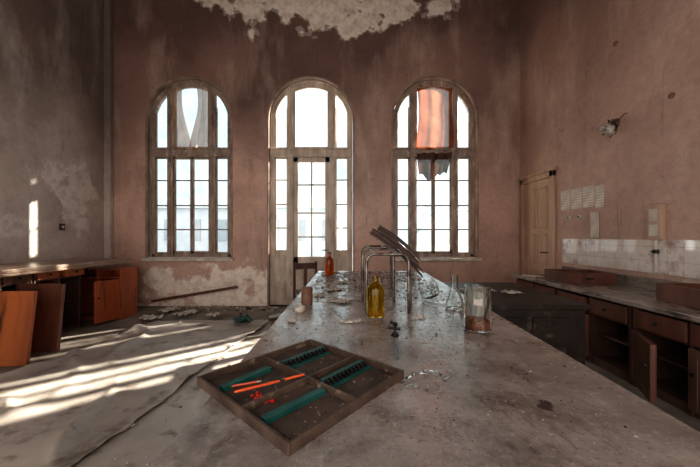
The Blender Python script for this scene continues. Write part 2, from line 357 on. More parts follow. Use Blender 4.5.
mk(B().box(XL-.15,XR+.15,YB-.2,YB,3.9,ZC).box(XL-.15,-3.6,YB-.2,YB,0,3.9).box(2.3,XR+.15,YB-.2,YB,0,3.9),'wall_front','wright',kind='structure')
b=B(); Y0,Y1=D+TH+.01,7.75
b.box(-2.12,-2.02,Y0,6.21,-.3,5.6).box(-2.12,-2.02,6.44,Y1,-.3,5.6).box(-2.12,-2.02,6.21,6.44,-.3,2.40).box(-2.12,-2.02,6.21,6.44,3.55,5.6)
mk(b,'wall_sun_blocker','bldg',kind='structure')  # added screen: keeps sun off the left window, slot passes one streak
for i,(cx,zb) in enumerate(WIN):
    oc=[(cx-HW-.03,zb)]+arch(cx,HW+.03,ZSP)+[(cx+HW+.03,zb)]
    ic=[(cx-HW,zb)]+arch(cx,HW,ZSP)+[(cx+HW,zb)]
    mk(B().strip(oc,ic,D-.015,D),'trim_%d'%(6+i),'reveal',kind='structure')

# ---------------------------------------------------------------- windows
FY=D+.09
def window(i,cx,zb,matn,door=False):
    y0,y1=FY,FY+.06
    b=B()
    R=HW-.005; t=.085
    sp=ZSP
    zbase=zb
    oc=[(cx-R,zbase)]+arch(cx,R,sp)+[(cx+R,zbase)]
    ic=[(cx-R+t,zbase)]+arch(cx,R-t,sp)+[(cx+R-t,zbase)]
    b.strip(oc,ic,y0,y1)
    ic2=[(cx-R+.032,zbase)]+arch(cx,R-.032,sp)+[(cx+R-.032,zbase)]
    b.strip(oc,ic2,y0-.025,y0)
    if not door: b.box(cx-R,cx+R,y0,y1,zb,zb+.08)
    mp=.405; mw=.055
    for sx in (-1,1):
        xx=cx+sx*mp; zt=sp+math.sqrt(max(0,(R-.03)**2-(mp)**2))
        b.box(xx-mw,xx+mw,y0-.02,y1,zbase,zt)
        b.box(xx-.014,xx+.014,y0-.036,y0-.02,zbase,zt)
    tz0=2.83; tz1=2.98
    b.box(cx-R+.03,cx+R-.03,y0-.03,y1,tz0,tz1)
    b.box(cx-R+.03,cx+R-.03,y0-.055,y0-.03,tz1-.02,tz1+.02)
    b.box(cx-R+.03,cx+R-.03,y0-.045,y0-.03,tz0,tz0+.02)
    w=mp-mw; k=.045
    def arcz(xx): return sp+math.sqrt(max(0,(R-t)**2-(xx-cx)**2))
    n=12
    xs=[cx-w+2*w*j/n for j in range(n+1)]
    oo=[(cx-w,tz1)]+[(xx,arcz(xx)+.01) for xx in xs]+[(cx+w,tz1)]
    ii=[(cx-w+k,tz1)]+[(cx+(xx-cx)*(w-k)/w,arcz(cx+(xx-cx)*(w-k)/w)-k) for xx in xs]+[(cx+w-k,tz1)]
    b.strip(oo,ii,y0+.01,y1-.01)
    b.box(cx-w,cx+w,y0+.01,y1-.01,tz1,tz1+.05)
    for sx in (-1,1):
        xa=cx+sx*(mp+mw); xb=cx+sx*(R-t); lo,hi=min(xa,xb),max(xa,xb)
        for (z0,z1) in ((zb+.08 if not door else 1.02,tz0),(tz1,sp+.28)):
            b.box(lo,lo+.022,y0+.015,y1-.01,z0,z1); b.box(hi-.022,hi,y0+.015,y1-.01,z0,z1)
            b.box(lo,hi,y0+.015,y1-.01,z0,z0+.03)
            if z1==tz0:
                b.box(lo,hi,y0+.015,y1-.01,z1-.03,z1)
                for fr in (.25,.5,.76): 
                    zq=z0+(z1-z0)*fr; b.box(lo,hi,y0+.025,y1-.015,zq-.012,zq+.012)
        if door:
            b.box(lo,hi,y0+.0,y1,0,1.02); b.box(lo+.04,hi-.04,y0-.015,y0+.01,.15,.45); b.box(lo+.04,hi-.04,y0-.015,y0+.01,.55,.95)
    if not door:
        z0,z1=zb+.08,tz0
        for (xa,xb) in ((cx-w,cx-.002),(cx+.002,cx+w)):
            b.box(xa,xa+.034,y0+.01,y1-.01,z0,z1); b.box(xb-.034,xb,y0+.01,y1-.01,z0,z1)
            b.box(xa,xb,y0+.01,y1-.01,z0,z0+.05); b.box(xa,xb,y0+.01,y1-.01,z1-.04,z1)
            for fz in (.25,.5,.76):
                zq=z0+(z1-z0)*fz; b.box(xa,xb,y0+.02,y1-.015,zq-.012,zq+.012)
    o=mk(b,'window_%d'%i,matn,kind='structure',bevel=.004,seg=1)
    g=B(); yg=y1-.025
    pts=[(cx-R+.02,(zb+.02) if not door else 1.0)]+arch(cx,R-.02,sp)+[(cx+R-.02,(zb+.02) if not door else 1.0)]
    if door:
        g.add([(cx-R+.02,yg,1.0),(cx-mp,yg,1.0),(cx-mp,yg,tz0+.02),(cx-R+.02,yg,tz0+.02)],[(0,1,2,3)])
        g.add([(cx+mp,yg,1.0),(cx+R-.02,yg,1.0),(cx+R-.02,yg,tz0+.02),(cx+mp,yg,tz0+.02)],[(0,1,2,3)])
        pts=[(cx-R+.02,tz0+.03)]+arch(cx,R-.02,sp)+[(cx+R-.02,tz0+.03)]
    g.add([(a,yg,c) for a,c in pts],[tuple(range(len(pts)))])
    mk(g,'window_glass','pane',parent=o,fixn=False)
    return o
window(1,WIN[0][0],ZS,'frame')
window(2,WIN[1][0],0,'frame_pale',True)
window(3,WIN[2][0],ZS,'frame')
cx=WIN[1][0]; b=B(); y0,y1=FY+.005,FY+.05; w=.345
z0,z1=.03,2.825
b.box(cx-w,cx-w+.085,y0,y1,z0,z1); b.box(cx+w-.085,cx+w,y0,y1,z0,z1)
b.box(cx-w,cx+w,y0,y1,z0,z0+.15); b.box(cx-w,cx+w,y0,y1,z1-.09,z1); b.box(cx-w,cx+w,y0,y1,.78,.92)
b.box(cx-w+.08,cx+w-.08,y0+.02,y1-.01,z0+.1,.8); b.box(cx-w+.13,cx+w-.13,y0+.008,y0+.03,.24,.72)
b.box(cx-.014,cx+.014,y0+.01,y1-.01,.9,z1-.05)
for zq in (1.3,1.76,2.3): b.box(cx-w+.05,cx+w-.05,y0+.01,y1-.01,zq-.013,zq+.013)
o=mk(b,'door_2','frame_pale',kind='structure',bevel=.004,seg=1)
g=B(); g.add([(cx-w+.05,y0+.025,.9),(cx+w-.05,y0+.025,.9),(cx+w-.05,y0+.025,z1-.04),(cx-w+.05,y0+.025,z1-.04)],[(0,1,2,3)])
mk(g,'door_glass','pane',parent=o,fixn=False)
h=B().tube([(cx+w-.045,y0-.0,1.05),(cx+w-.045,y0-.045,1.05),(cx+w-.14,y0-.045,1.05)],.009)
mk(h,'door_handle','iron',parent=o,smooth=True)
k=1
for cx,zb in (WIN[0],WIN[2]):
    mk(B().box(cx-HW-.06,cx+HW+.06,D-.09,D+.0,zb-.05,zb+.0).box(cx-HW+.002,cx+HW-.002,D,FY-.002,zb+.001,zb+.02),'trim_%d'%k,'sill',kind='structure',bevel=.008); k+=1
ya,yb=4.66,5.56; zt=2.34
b=B(); f=.09
b.box(XR-.05,XR,ya,ya+f,0,zt).box(XR-.05,XR,yb-f,yb,0,zt).box(XR-.05,XR,ya,yb,zt-f,zt).box(XR-.07,XR,ya-.03,yb+.03,zt,zt+.05)
mk(b,'trim_3','doorw',kind='structure',bevel=.008)
b=B(); a,c=ya+f+.004,yb-f-.004
b.box(XR-.03,XR-.001,a,c,.01,zt-f-.004)
for (z0,z1) in ((.12,.75),(.85,1.35),(1.45,2.12)):
    for (p,r) in ((a+.06,(a+c)/2-.025),((a+c)/2+.025,c-.06)):
        b.box(XR-.045,XR-.03,p,p+.025,z0,z1).box(XR-.045,XR-.03,r-.025,r,z0,z1).box(XR-.045,XR-.03,p,r,z0,z0+.025).box(XR-.045,XR-.03,p,r,z1-.025,z1)
o=mk(b,'door_1','doorw',kind='structure',bevel=.003,seg=1)
mk(B().tube([(XR-.03,a+.05,1.05),(XR-.08,a+.05,1.05),(XR-.08,a+.16,1.05)],.01),'door_handle','iron',parent=o,smooth=True)
mk(B().box(XR-.012,XR,.9,4.5,.92,1.27),'trim_4','tile',kind='structure')
mk(B().box(XL,XL+.12,D-.1,D,0,ZC),'trim_5','wleft',kind='structure',bevel=.01)

# ---------------------------------------------------------------- curtains
def curtain(cx,zt,zb,fn,matn,y,label,nx=48,nz=24,amp=.02,fr=38,ph=0,rag=0):
    vs=[];fs=[]
    for j in range(nz+1):
        t=j/nz; xl,xr,zo=fn(t)
        for i in range(nx+1):
            u=i/nx; xx=xl+(xr-xl)*u
            zz=zt+(zb-zt)*t*(1+rag*noise.noise(Vector((u*3,ph,1.3)))+rag*.3*noise.noise(Vector((u*9,ph,4.3))))
            zz+=zo*(4*(u-.5)**2-1) if zo else 0
            yy=amp*math.sin(u*fr*.5+ph+t*1.5)+.6*amp*math.sin(u*fr*.23+t*3)+.012*noise.noise(Vector((u*6,t*4,ph)))
            vs.append((xx,yy,zz))
    for j in range(nz):
        for i in range(nx):
            a=j*(nx+1)+i; fs.append((a,a+1,a+nx+2,a+nx+1))
    bb=B(); bb.add([(v[0]-cx,v[1],v[2]-zt) for v in vs],fs)
    return mk(bb,'curtain',matn,loc=(cx,y,zt),smooth=True,fixn=False,label=label,cat='curtain')
cxl=WIN[0][0]; cxr=WIN[2][0]; yc=FY-.075
def seg(t,a,c): return a+(c-a)*t
curtain(cxl,4.12,2.97,lambda t:(cxl-.35,cxl-.35+seg(t**1.4,.20,.36)-.03*math.sin(t*5),0),'cloth_brown',yc,'torn beige-brown curtain panel gathered at window side',ph=1,fr=26,amp=.028,rag=.03)
curtain(cxl,4.12,2.97,lambda t:(cxl+.35-seg(t**1.4,.22,.33)+.03*math.sin(t*5),cxl+.35,0),'cloth_brown',yc,'torn beige-brown curtain panel gathered at window side',ph=2,fr=26,amp=.028,rag=.03)
curtain(cxr,4.12,2.97,lambda t:(cxr-.33+.04*math.sin(t*4),cxr+.34-.02*math.sin(t*6),0),'cloth_red',yc,'faded rusty orange curtain covering upper window pane',fr=34,amp=.02,rag=.05)
curtain(cxr-.02,2.88,2.50,lambda t:(cxr-.34+.05*t,cxr+.32-.08*t,.10*t),'cloth_dark',yc-.03,'soiled dark torn curtain remnant sagging below transom',fr=50,amp=.035,rag=.3)

# ---------------------------------------------------------------- cabinets
def door_panel(b,w,h,t=.022):
    b.box(0,w,-t/2,t/2,0,h)
    f=.06
    for s in (-1,1):
        y0,y1=(t/2,t/2+.008) if s>0 else (-t/2-.008,-t/2)
        b.box(0,f,y0,y1,0,h).box(w-f,w,y0,y1,0,h).box(f,w-f,y0,y1,0,f).box(f,w-f,y0,y1,h-f,h)
    return b
def cabinet(side,xb,xf,ya,yb,h,matn,doors,drawers,label,plinth=.06,group=None,dh=.16,doormats=None,bodym=None):
    loc=(xf,ya,0); r=root('cabinet',loc,label,'cabinet',group=group)
    d=abs(xf-xb); W=yb-ya; s=-side
    def X(a,c): p,qq=s*a,s*c; return (min(p,qq),max(p,qq))
    b=B(); t=.02
    for (y0,y1) in ((0,t),(W-t,W),(W/2-t/2,W/2+t/2)):
        x0,x1=X(0,d); b.box(x0,x1,y0,y1,0,h)
    x0,x1=X(.01,d); b.box(x0,x1,t,W-t,plinth,plinth+t); b.box(x0,x1,t,W-t,h-t,h); b.box(x0,x1,t,W-t,h-dh-2*t,h-dh-t)
    x0,x1=X(.08,d-.02); b.box(x0,x1,t,W-t,h*.42,h*.42+t)
    x0,x1=X(d-.012,d); b.box(x0,x1,t,W-t,plinth,h)
    x0,x1=X(.02,.035); b.box(x0,x1,t,W-t,0,plinth)
    mk(b,'body',bodym or 'brownw',parent=r,bevel=.002,seg=1)
    hw=W/2-t*1.5; hd=h-dh-2*t-plinth-.01
    dm=doormats or {}
    for (k,ang) in doors:
        hy=t if k==0 else W-t
        sgn=1 if k==0 else -1
        bb=door_panel(B(),hw,hd)
        kn=B().lathe([(.006,0),(.006,.012),(.014,.018),(.012,.03),(.004,.033)],n=12,T=Matrix.Translation((hw-.04,-.012 if sgn*side>0 else .012,hd*.6))@Matrix.Rotation(math.radians(90 if sgn*side>0 else -90),4,'X'))
        base=math.radians(90)*sgn
        rot=base-sgn*side*math.radians(ang)
        o=mk(bb,'door',dm.get(k,matn),loc=(side*.014,hy,plinth+.005),rot=(0,0,rot),parent=r,bevel=.002,seg=1)
        mk(kn,'knob','iron',parent=o,smooth=True)
    for (k,pull) in drawers:
        y0=t+.004 if k==0 else W/2+t/2+.004; y1=y0+W/2-1.5*t-.008
        bb=B(); z0=0; z1=dh-.01
        fx0,fx1=(0,.02) if side>0 else (-.02,0)
        dd=min(.4,d-.06)
        bb.box(fx0,fx1,y0,y1,z0,z1)
        bb.box(*X(0,dd),y0+.01,y0+.022,z0+.01,z1-.02).box(*X(0,dd),y1-.022,y1-.01,z0+.01,z1-.02).box(*X(dd-.012,dd),y0+.02,y1-.02,z0+.01,z1-.02).box(*X(0,dd),y0+.02,y1-.02,z0+.01,z0+.018)
        o=mk(bb,'drawer',dm.get('d',matn),loc=(side*pull,0,h-dh-t+.003),parent=r,bevel=.002,seg=1)
        kn=B().lathe([(.006,0),(.006,.012),(.015,.02),(.013,.03),(.004,.034)],n=12,T=Matrix.Translation((side*.02,(y0+y1)/2,z1*.5))@Matrix.Rotation(math.radians(90*side),4,'Y'))
        mk(kn,'knob','iron',parent=o,smooth=True)
    return r
g='open lab cabinets under the worn worktop'
cabinet(1,XL+.02,-3.92,3.70,4.34,.90,'orange',[],[(0,0),(1,.05)],'dark lab cabinet with orange drawers',group=g,dh=.12,plinth=.03)
cabinet(1,XL+.02,-3.92,3.02,3.68,.90,'redw',[],[(1,.0)],'dark lab cabinet with missing doors',group=g,dh=.12,plinth=.03)
cabinet(1,XL+.02,-3.92,2.30,3.00,.90,'brownw',[],[],'dark lab cabinet with missing doors',group=g,dh=.12,plinth=.03)
mk(B().box(-.02,.86,0,3.0,0,.045).box(.84,.862,0,3.0,-.03,.0),'worktop','slabL',loc=(XL+.022,2.08,.901),bevel=.006,label='worn wooden worktop over open cabinets along wall',cat='worktop')
r=cabinet(1,0,.36,0,.74,.80,'orangeb',[(1,72)],[],'red-orange open cupboard pulled out from under worktop',dh=.11,plinth=.03,bodym='orangeb',group=None)
r.location=(-4.36,4.70,0); r.rotation_euler=(0,0,math.radians(-90))
g='loose cabinet doors by the open cabinets'
mk(door_panel(B(),.62,.74),'loose_cabinet_door','orange',loc=(-3.89,3.00,.004),rot=(math.radians(-7),0,math.radians(2)),bevel=.002,seg=1,label='loose bright orange cabinet door leaning near the cabinets',cat='cabinet door',group=g)
mk(door_panel(B(),.56,.76),'loose_cabinet_door','redw',loc=(-3.89,3.42,.004),rot=(math.radians(-5),math.radians(.5),math.radians(-2)),bevel=.002,seg=1,label='loose dark brown cabinet door standing behind orange one',cat='cabinet door',group=g)
g='dark lab cabinets under the dusty worktop'
cabinet(-1,XR-.02,2.45,3.56,4.46,.705,'brownw',[(0,0),(1,0)],[(0,0),(1,0)],'dark brown lab cabinet with closed doors',group=g,doormats={'d':'redw',0:'redw'})
cabinet(-1,XR-.02,2.45,2.64,3.54,.705,'brownw',[(1,0)],[(0,0),(1,.03)],'dark brown lab cabinet with one door missing',group=g,doormats={1:'redw','d':'redw'})
cabinet(-1,XR-.02,2.45,1.72,2.62,.705,'brownw',[(1,28),(0,0)],[(0,0),(1,0)],'dark brown lab cabinet with door ajar',group=g,doormats={'d':'redw',1:'redw'})
cabinet(-1,XR-.02,2.45,.86,1.70,.705,'brownw',[(1,0),(0,0)],[(0,0),(1,0)],'dark brown lab cabinet with closed doors',group=g)
mk(B().box(-.76,0,0,3.64,0,.042).box(-.02,0,0,3.64,.042,.165),'worktop','slabR',loc=(XR-.014,.84,.706),bevel=.005,label='dusty grey worktop with low backboard along wall',cat='worktop')

# ---------------------------------------------------------------- central bench
TZ=.88
r=root('lab_bench',(.0,.56,0),'long dusty stone-topped laboratory bench','workbench')
b=B(); L0=3.15; y00=-.035
top=[(-.3715,y00),(.7465,y00),(.875,L0),(-.415,L0)]
vs=[(x,y,TZ-.045) for x,y in top]+[(x,y,TZ) for x,y in top]
b.add(vs,[(4,5,6,7)],0); b.add(vs,[(0,3,2,1),(0,1,5,4),(1,2,6,5),(2,3,7,6),(3,0,4,7)],1)
o=mk(b,'bench_top',['bench','black'],parent=r)
bm=bmesh.new(); bm.from_mesh(o.data); bmesh.ops.remove_doubles(bm,verts=bm.verts,dist=1e-5); bmesh.ops.recalc_face_normals(bm,faces=bm.faces); bm.to_mesh(o.data); bm.free()
o.data.transform(Matrix.Translation((0,.56,-TZ))); o.location=(0,-.56,TZ)
mo=o.modifiers.new('bevel','BEVEL'); mo.width=.003; mo.segments=1
b=B(); b.box(-.30,.66,.12,L0-.1,0,TZ-.047)
for i in range(5):
    y0=.16+i*.57
    for (xa,xb) in ((-.315,-.30),(.66,.675)):
        b.box(xa,xb,y0,y0+.53,.1,.62); b.box(xa,xb,y0,y0+.53,.65,.82)
mk(b,'bench_body','brownw',parent=r,bevel=.003,seg=1)

r=root('desk',(.905,2.29,0),'black-painted desk standing beside the long bench','desk')
W,Lg,hz=.93,1.15,.78
mk(B().box(0,W,0,Lg,hz-.035,hz),'desk_top','black',parent=r,bevel=.004)
mk(B().box(.03,W-.03,.03,.05,.05,hz-.037).box(.03,.05,.05,Lg-.03,.05,hz-.037).box(W-.05,W-.03,.05,Lg-.03,.05,hz-.037).box(.05,W-.05,Lg-.05,Lg-.03,.05,hz-.037).box(.07,.45,.02,.03,.1,.68).box(.49,W-.07,.02,.03,.1,.68),'desk_body','black',parent=r,bevel=.003,seg=1)
for (xx,yy) in ((.03,.03),(W-.09,.03),(.03,Lg-.09),(W-.09,Lg-.09)):
    mk(B().box(xx,xx+.06,yy,yy+.06,0,.049),'leg','black',parent=r)

# ---------------------------------------------------------------- tray with racks
tr=root('wooden_tray',(-.142,.868,TZ+.001),'shallow dark wooden compartment tray on dusty bench','tray',rot=(0,0,math.radians(-41)))
a=.21; hh=.025; t=.0075
b=B(); b.box(-a,a,-a,-a+t,0,hh).box(-a,a,a-t,a,0,hh).box(-a,-a+t,-a+t,a-t,0,hh).box(a-t,a,-a+t,a-t,0,hh)
mk(b,'tray_frame','tray',parent=tr,bevel=.0012)
mk(B().box(-a+t,a-t,-a+t,a-t,0.001,.006),'tray_bottom','trayb',parent=tr)
b=B(); b.box(-a+t,a-t,-.004,.004,.006,hh-.002); b.box(.020,.028,-a+t,a-t,.006,hh-.001)
mk(b,'divider','tray',parent=tr,bevel=.001)
for (u,v0,v1) in ((-.098,.01,.19),(.085,.012,.19)):
    b=B(); n=11
    b.box(u-.024,u-.010,v0,v1,.006,.0235)
    b.box(u-.010,u+.018,v0,v1,.006,.012)
    for i in range(n):
        y0=v0+(v1-v0)*(i+.1)/n; b.prism([(u-.010,.0122),(u+.010,.0122),(u+.004,.023),(u-.010,.025)],y0,y0+(v1-v0)/n*.42,1)
    mk(b,'notched_rack',['green','iron'],parent=tr)
for (u,v0,v1,rz) in ((-.128,-.185,-.03,.16),(.098,-.19,-.012,-.06)):
    mk(B().box(-.011,.011,v0,v1,0,.012),'rack_strip','green',loc=(u,0,.0065),rot=(0,0,rz*.5),parent=tr)
def w2(px,py,z): return Vector(pz(px,py,z))
ry=Matrix.Rotation(math.radians(90),4,'Y')
p0=w2(234,392,.914); p1=w2(304,373,.920)
dv=(p1-p0)
sc=root('screwdriver',tuple(p0),'orange-handled thin tool lying across the tray','tool',rot=(0,0,math.atan2(dv.y,dv.x)))
Ls=math.hypot(dv.x,dv.y)
mk(B().lathe([(.0015,0),(.0032,.004),(.004,.03),(.0034,.06),(.004,.09),(.0028,.115)],n=12,T=ry),'handle','plastic_org',parent=sc,smooth=True)
mk(B().tube([(.115,0,0),(Ls-.055,0,.001)],.002),'shaft','iron',parent=sc,smooth=True)
mk(B().tube([(Ls-.055,0,.001),(Ls,0,.002)],[.0038,.003]),'cap','plastic_org',parent=sc,smooth=True)
p0=w2(222,388,.8935); p1=w2(262,381,.8935); dv=p1-p0; Ls=dv.length
pc=root('pencil',tuple(p0),'short dull orange pencil lying in the tray','pencil',rot=(0,0,math.atan2(dv.y,dv.x)))
mk(B().tube([(0,0,0),(Ls-.012,0,0)],.0034,6),'pencil_barrel','plastic_org',parent=pc)
mk(B().tube([(Ls-.012,0,0),(Ls,0,0)],[.0034,.0005],6),'pencil_tip','white_pl',parent=pc)
for i in range(14):
    p=w2(264+random.uniform(-12,11),398+random.uniform(-5,4),TZ+.01)
    b=B(); s=random.uniform(.006,.015)
    pts=[(random.uniform(.6,1)*s*math.cos(k*1.57+random.random()),random.uniform(.6,1)*s*math.sin(k*1.57)) for k in range(4)]
    b.add([(x,y,0) for x,y in pts]+[(x,y,.002) for x,y in pts],[(0,1,2,3),(7,6,5,4),(0,4,5,1),(1,5,6,2),(2,6,7,3),(3,7,4,0)])
    mk(b,'plastic_shard','plastic_red',loc=(p.x,p.y,TZ+.009),label='small broken red plastic shard in the tray',cat='shard',group='red plastic shards')

# ---------------------------------------------------------------- glassware
def glass_prof(outer,t):
    inner=[(max(r-t,.0005),z) for r,z in outer]
    inner=[(r,max(z,outer[0][1]+t*1.5)) for r,z in inner]
    return [(.0005,outer[0][1])]+outer+inner[::-1]+[(.0005,outer[0][1]+t*1.5)]
def bottle(name,px,py,R,Ht,gm,label,cap='cork'):
    x,y,z=pz(px,py,TZ); r=root(name,(x,y,TZ+.001),label,'bottle')
    o=[(R*.9,0),(R,.006),(R,Ht*.62),(R*.93,Ht*.69),(R*.6,Ht*.76),(R*.36,Ht*.81),(R*.33,Ht*.9),(R*.42,Ht*.91),(R*.42,Ht*.95),(R*.34,Ht*.95)]
    b=B(); b.lathe(glass_prof(o,.0035),n=40)
    mk(b,'glass_body',gm,parent=r,smooth=True)
    if cap: mk(B().lathe([(R*.28,Ht*.955),(R*.42,Ht*.957),(R*.46,Ht*.97),(R*.46,Ht*1.0),(R*.3,Ht*1.01)],n=24),'cap',cap,parent=r,smooth=True)
    return r
bottle('amber_bottle',375.5,316,.047,.222,'amber','yellow-amber glass reagent bottle on dusty bench',cap='ceram')
bottle('brown_bottle',329.5,275,.048,.25,'amber2','brown glass bottle with dark cap near bench end')
x,y,z=pz(477.5,329,TZ); r=root('glass_jar',(x,y,TZ+.001),'wide clear glass jar with dried brown residue','jar')
R=.058; o=[(R*.92,0),(R,.006),(R,.170),(R*.94,.183),(R*.98,.187),(R*.98,.195)]
mk(B().lathe(glass_prof(o,.0025),n=40),'jar_body','glass',parent=r,smooth=True)
b=B(); n=26; vs=[(0,0,.055)]; fs=[]
rings=[(.35,.058),(.65,.052),(.9,.048),(.92,.006)]
for j,(f_,z_) in enumerate(rings):
    for i in range(n):
        a_=2*math.pi*i/n; zz=z_+(.012*noise.noise(Vector((math.cos(a_)*2,math.sin(a_)*2,j*.7))) if j<3 else 0)
        vs.append((R*f_*math.cos(a_),R*f_*math.sin(a_),max(zz,.006)))
for i in range(n): fs.append((0,1+i,1+(i+1)%n))
for j in range(3):
    for i in range(n): fs.append((1+j*n+i,1+j*n+(i+1)%n,1+(j+1)*n+(i+1)%n,1+(j+1)*n+i))
fs.append(tuple(1+3*n+i for i in range(n)))
b.add(vs,fs); mk(b,'residue','residue',parent=r,smooth=True)
b=B(); n=6
vs=[((R+.0006)*math.cos(math.radians(-128+6*i)),(R+.0006)*math.sin(math.radians(-128+6*i)),z) for i in range(n+1) for z in (.118+.003*math.sin(i*2),.146)]
b.add(vs,[(2*i,2*i+2,2*i+3,2*i+1) for i in range(n)])
mk(b,'paper_label','paper',parent=r,smooth=True,fixn=False)
x,y,z=pz(455,309,TZ); R=.056
o=[(R*.92,0),(R,.006),(R*.97,.02),(R*.35,.125),(R*.3,.14),(R*.3,.19),(R*.38,.195),(R*.38,.2)]
mk(B().lathe(glass_prof(o,.0025),n=40),'conical_flask','glass',loc=(x,y,TZ+.001),smooth=True,label='clear conical glass flask beside the jar',cat='flask')
x,y,z=pz(431,299,TZ); R=.062
o=[(R*.85,0),(R*.97,.006),(R,.06),(R*1.05,.066)]
mk(B().lathe(glass_prof(o,.0025),n=36),'glass_dish','glass',loc=(x,y,TZ+.030),rot=(math.radians(14),math.radians(-24),0),smooth=True,label='low clear glass dish lying tilted on dusty bench',cat='dish')
x,y,z=pz(307,304,TZ); R=.036
o=[(R*.9,0),(R,.006),(R,.05),(R*.97,.1),(R*1.02,.104)]
mk(B().lathe(glass_prof(o,.005),n=32),'stoneware_cup','ceram',loc=(x,y,TZ+.001),smooth=True,label='small brown stoneware cup on dusty bench',cat='cup')
x,y,z=pz(300,312,TZ)
mk(B().lathe(glass_prof([(.02,0),(.026,.004),(.03,.02),(.03,.03)],.003),n=24),'small_dish','white_pl',loc=(x,y,TZ+.001),smooth=True,label='small pale dish beside the brown cup',cat='dish')
x,y,z=pz(395,336,TZ); r=root('burner_tap',(x,y,TZ+.001),'black iron gas tap lying on bench','tap')
mk(B().lathe([(.016,0),(.018,.004),(.012,.01),(.006,.02),(.006,.04),(.010,.044),(.01,.055),(.005,.058)],n=20),'tap_body','iron',parent=r,smooth=True)
mk(B().tube([(-.03,.0,.035),(0,0,.032),(.022,-.005,.03)],.006),'nozzle','iron',parent=r,smooth=True)
mk(B().tube([(-.004,-.005,.05),(-.012,.02,.052)],[.005,.008]),'lever','iron',parent=r,smooth=True)
p0=w2(395,341,TZ+.006); p1=w2(398,359,TZ+.006)
mk(B().tube([(0,0,0),tuple((p1-p0)*.75),tuple(p1-p0)],[.0045,.0045,.002]),'glass_rod','bluegl',loc=tuple(p0),smooth=True,label='short dark blue glass rod on bench',cat='rod')
def shard(px,py,s,ang,curv=.5,name='glass_shard'):
    x,y,z=pz(px,py,TZ); b=B(); n=8; vs=[];R0=s
    for i in range(n+1):
        a=-curv+2*curv*i/n
        w=.35*s*(1-abs(i/n-.5)*1.1)*(1+.3*math.sin(i*2.3))
        for k in (0,1): vs.append((R0*math.sin(a)*1.5,k*w*1.6,R0*(math.cos(a)-math.cos(curv))))
    fs=[(2*i,2*i+1,2*i+3,2*i+2) for i in range(n)]
    b.add(vs,fs)
    mk(b,name,'glass',loc=(x,y,TZ+.003),rot=(0,0,math.radians(ang)),solid=.002,smooth=True,label='curved shard of broken clear glass on bench',cat='shard',group='broken glass shards')
for (px,py,s,an,cv) in ((418,378,.035,20,.8),(432,374,.03,-30,.7),(447,380,.022,50,.5),(412,388,.028,-10,.5),(428,388,.02,80,.6),(405,383,.018,40,.5),(441,392,.014,10,.4),(450,373,.018,-60,.6)):
    shard(px,py,s,an,cv)

def crumbs(name,n,region,z,smin,smax,matn,label,flat=.4,dark=0):
    b=B()
    for _ in range(n):
        x,y,*rest=region(); s=random.uniform(smin,smax)*(1 if random.random()<.9 else 1.8)
        if rest: s*=rest[0]
        k=random.choice((4,5,6)); a0=random.random()*6
        lo=[(x+s*random.uniform(.6,1)*math.cos(a0+i*6.283/k),y+s*random.uniform(.6,1)*math.sin(a0+i*6.283/k)) for i in range(k)]
        hz=s*flat*random.uniform(.4,1.2)
        vs=[(p,qq,0) for p,qq in lo]+[(x+(p-x)*.6,y+(qq-y)*.6,hz) for p,qq in lo]
        b.add(vs,[tuple(range(k))[::-1],tuple(range(k,2*k))]+[(i,(i+1)%k,k+(i+1)%k,k+i) for i in range(k)],1 if random.random()<dark else 0)
    return mk(b,name,[matn,'dcrumb'],loc=(0,0,z),label=label,cat='debris',kind='stuff',fixn=False)
def reg_table():
    while True:
        x=random.uniform(-.35,.72); y=.60+ (random.random()**.75)*3.0
        if math.hypot(x+.142,y-.868)<.31: continue
        return x,y,(1 if y<1.3 else (1+1.2*(y-1.3)))
crumbs('plaster_crumbs',5200,reg_table,TZ+.0005,.0007,.0038,'crumb','pale and dark crumbs scattered over the bench',dark=.5)
def reg_tray():
    c=math.cos(math.radians(-41)); s=math.sin(math.radians(-41)); u=random.uniform(-.08,.01) ; v=random.uniform(-.19,.19)
    if random.random()<.5: u=random.uniform(.12,.19)
    return (-.142+u*c-v*s, .868+u*s+v*c)
crumbs('tray_crumbs',90,reg_tray,TZ+.0075,.0012,.004,'crumb','crumbs lying inside the wooden tray',dark=.4)
def reg_wall():
    while True:
        x=random.uniform(-3.4,3.0); y=5.6-abs(random.gauss(0,.2))
        if math.hypot(x+.69,y-4.7)<.5: continue
        return x,y
crumbs('rubble',420,reg_wall,.001,.008,.04,'crumb','fallen plaster rubble along the wall base',dark=.2)
def reg_floor():
    while True:
        x,y=random.uniform(-3.2,-.6),random.uniform(1.6,4.6)
        if math.hypot(x+.86,y-3.35)<.3: continue
        return x,y
crumbs('floor_grit',600,reg_floor,.018,.003,.012,'crumb','grit scattered on the floor covering',dark=.4)

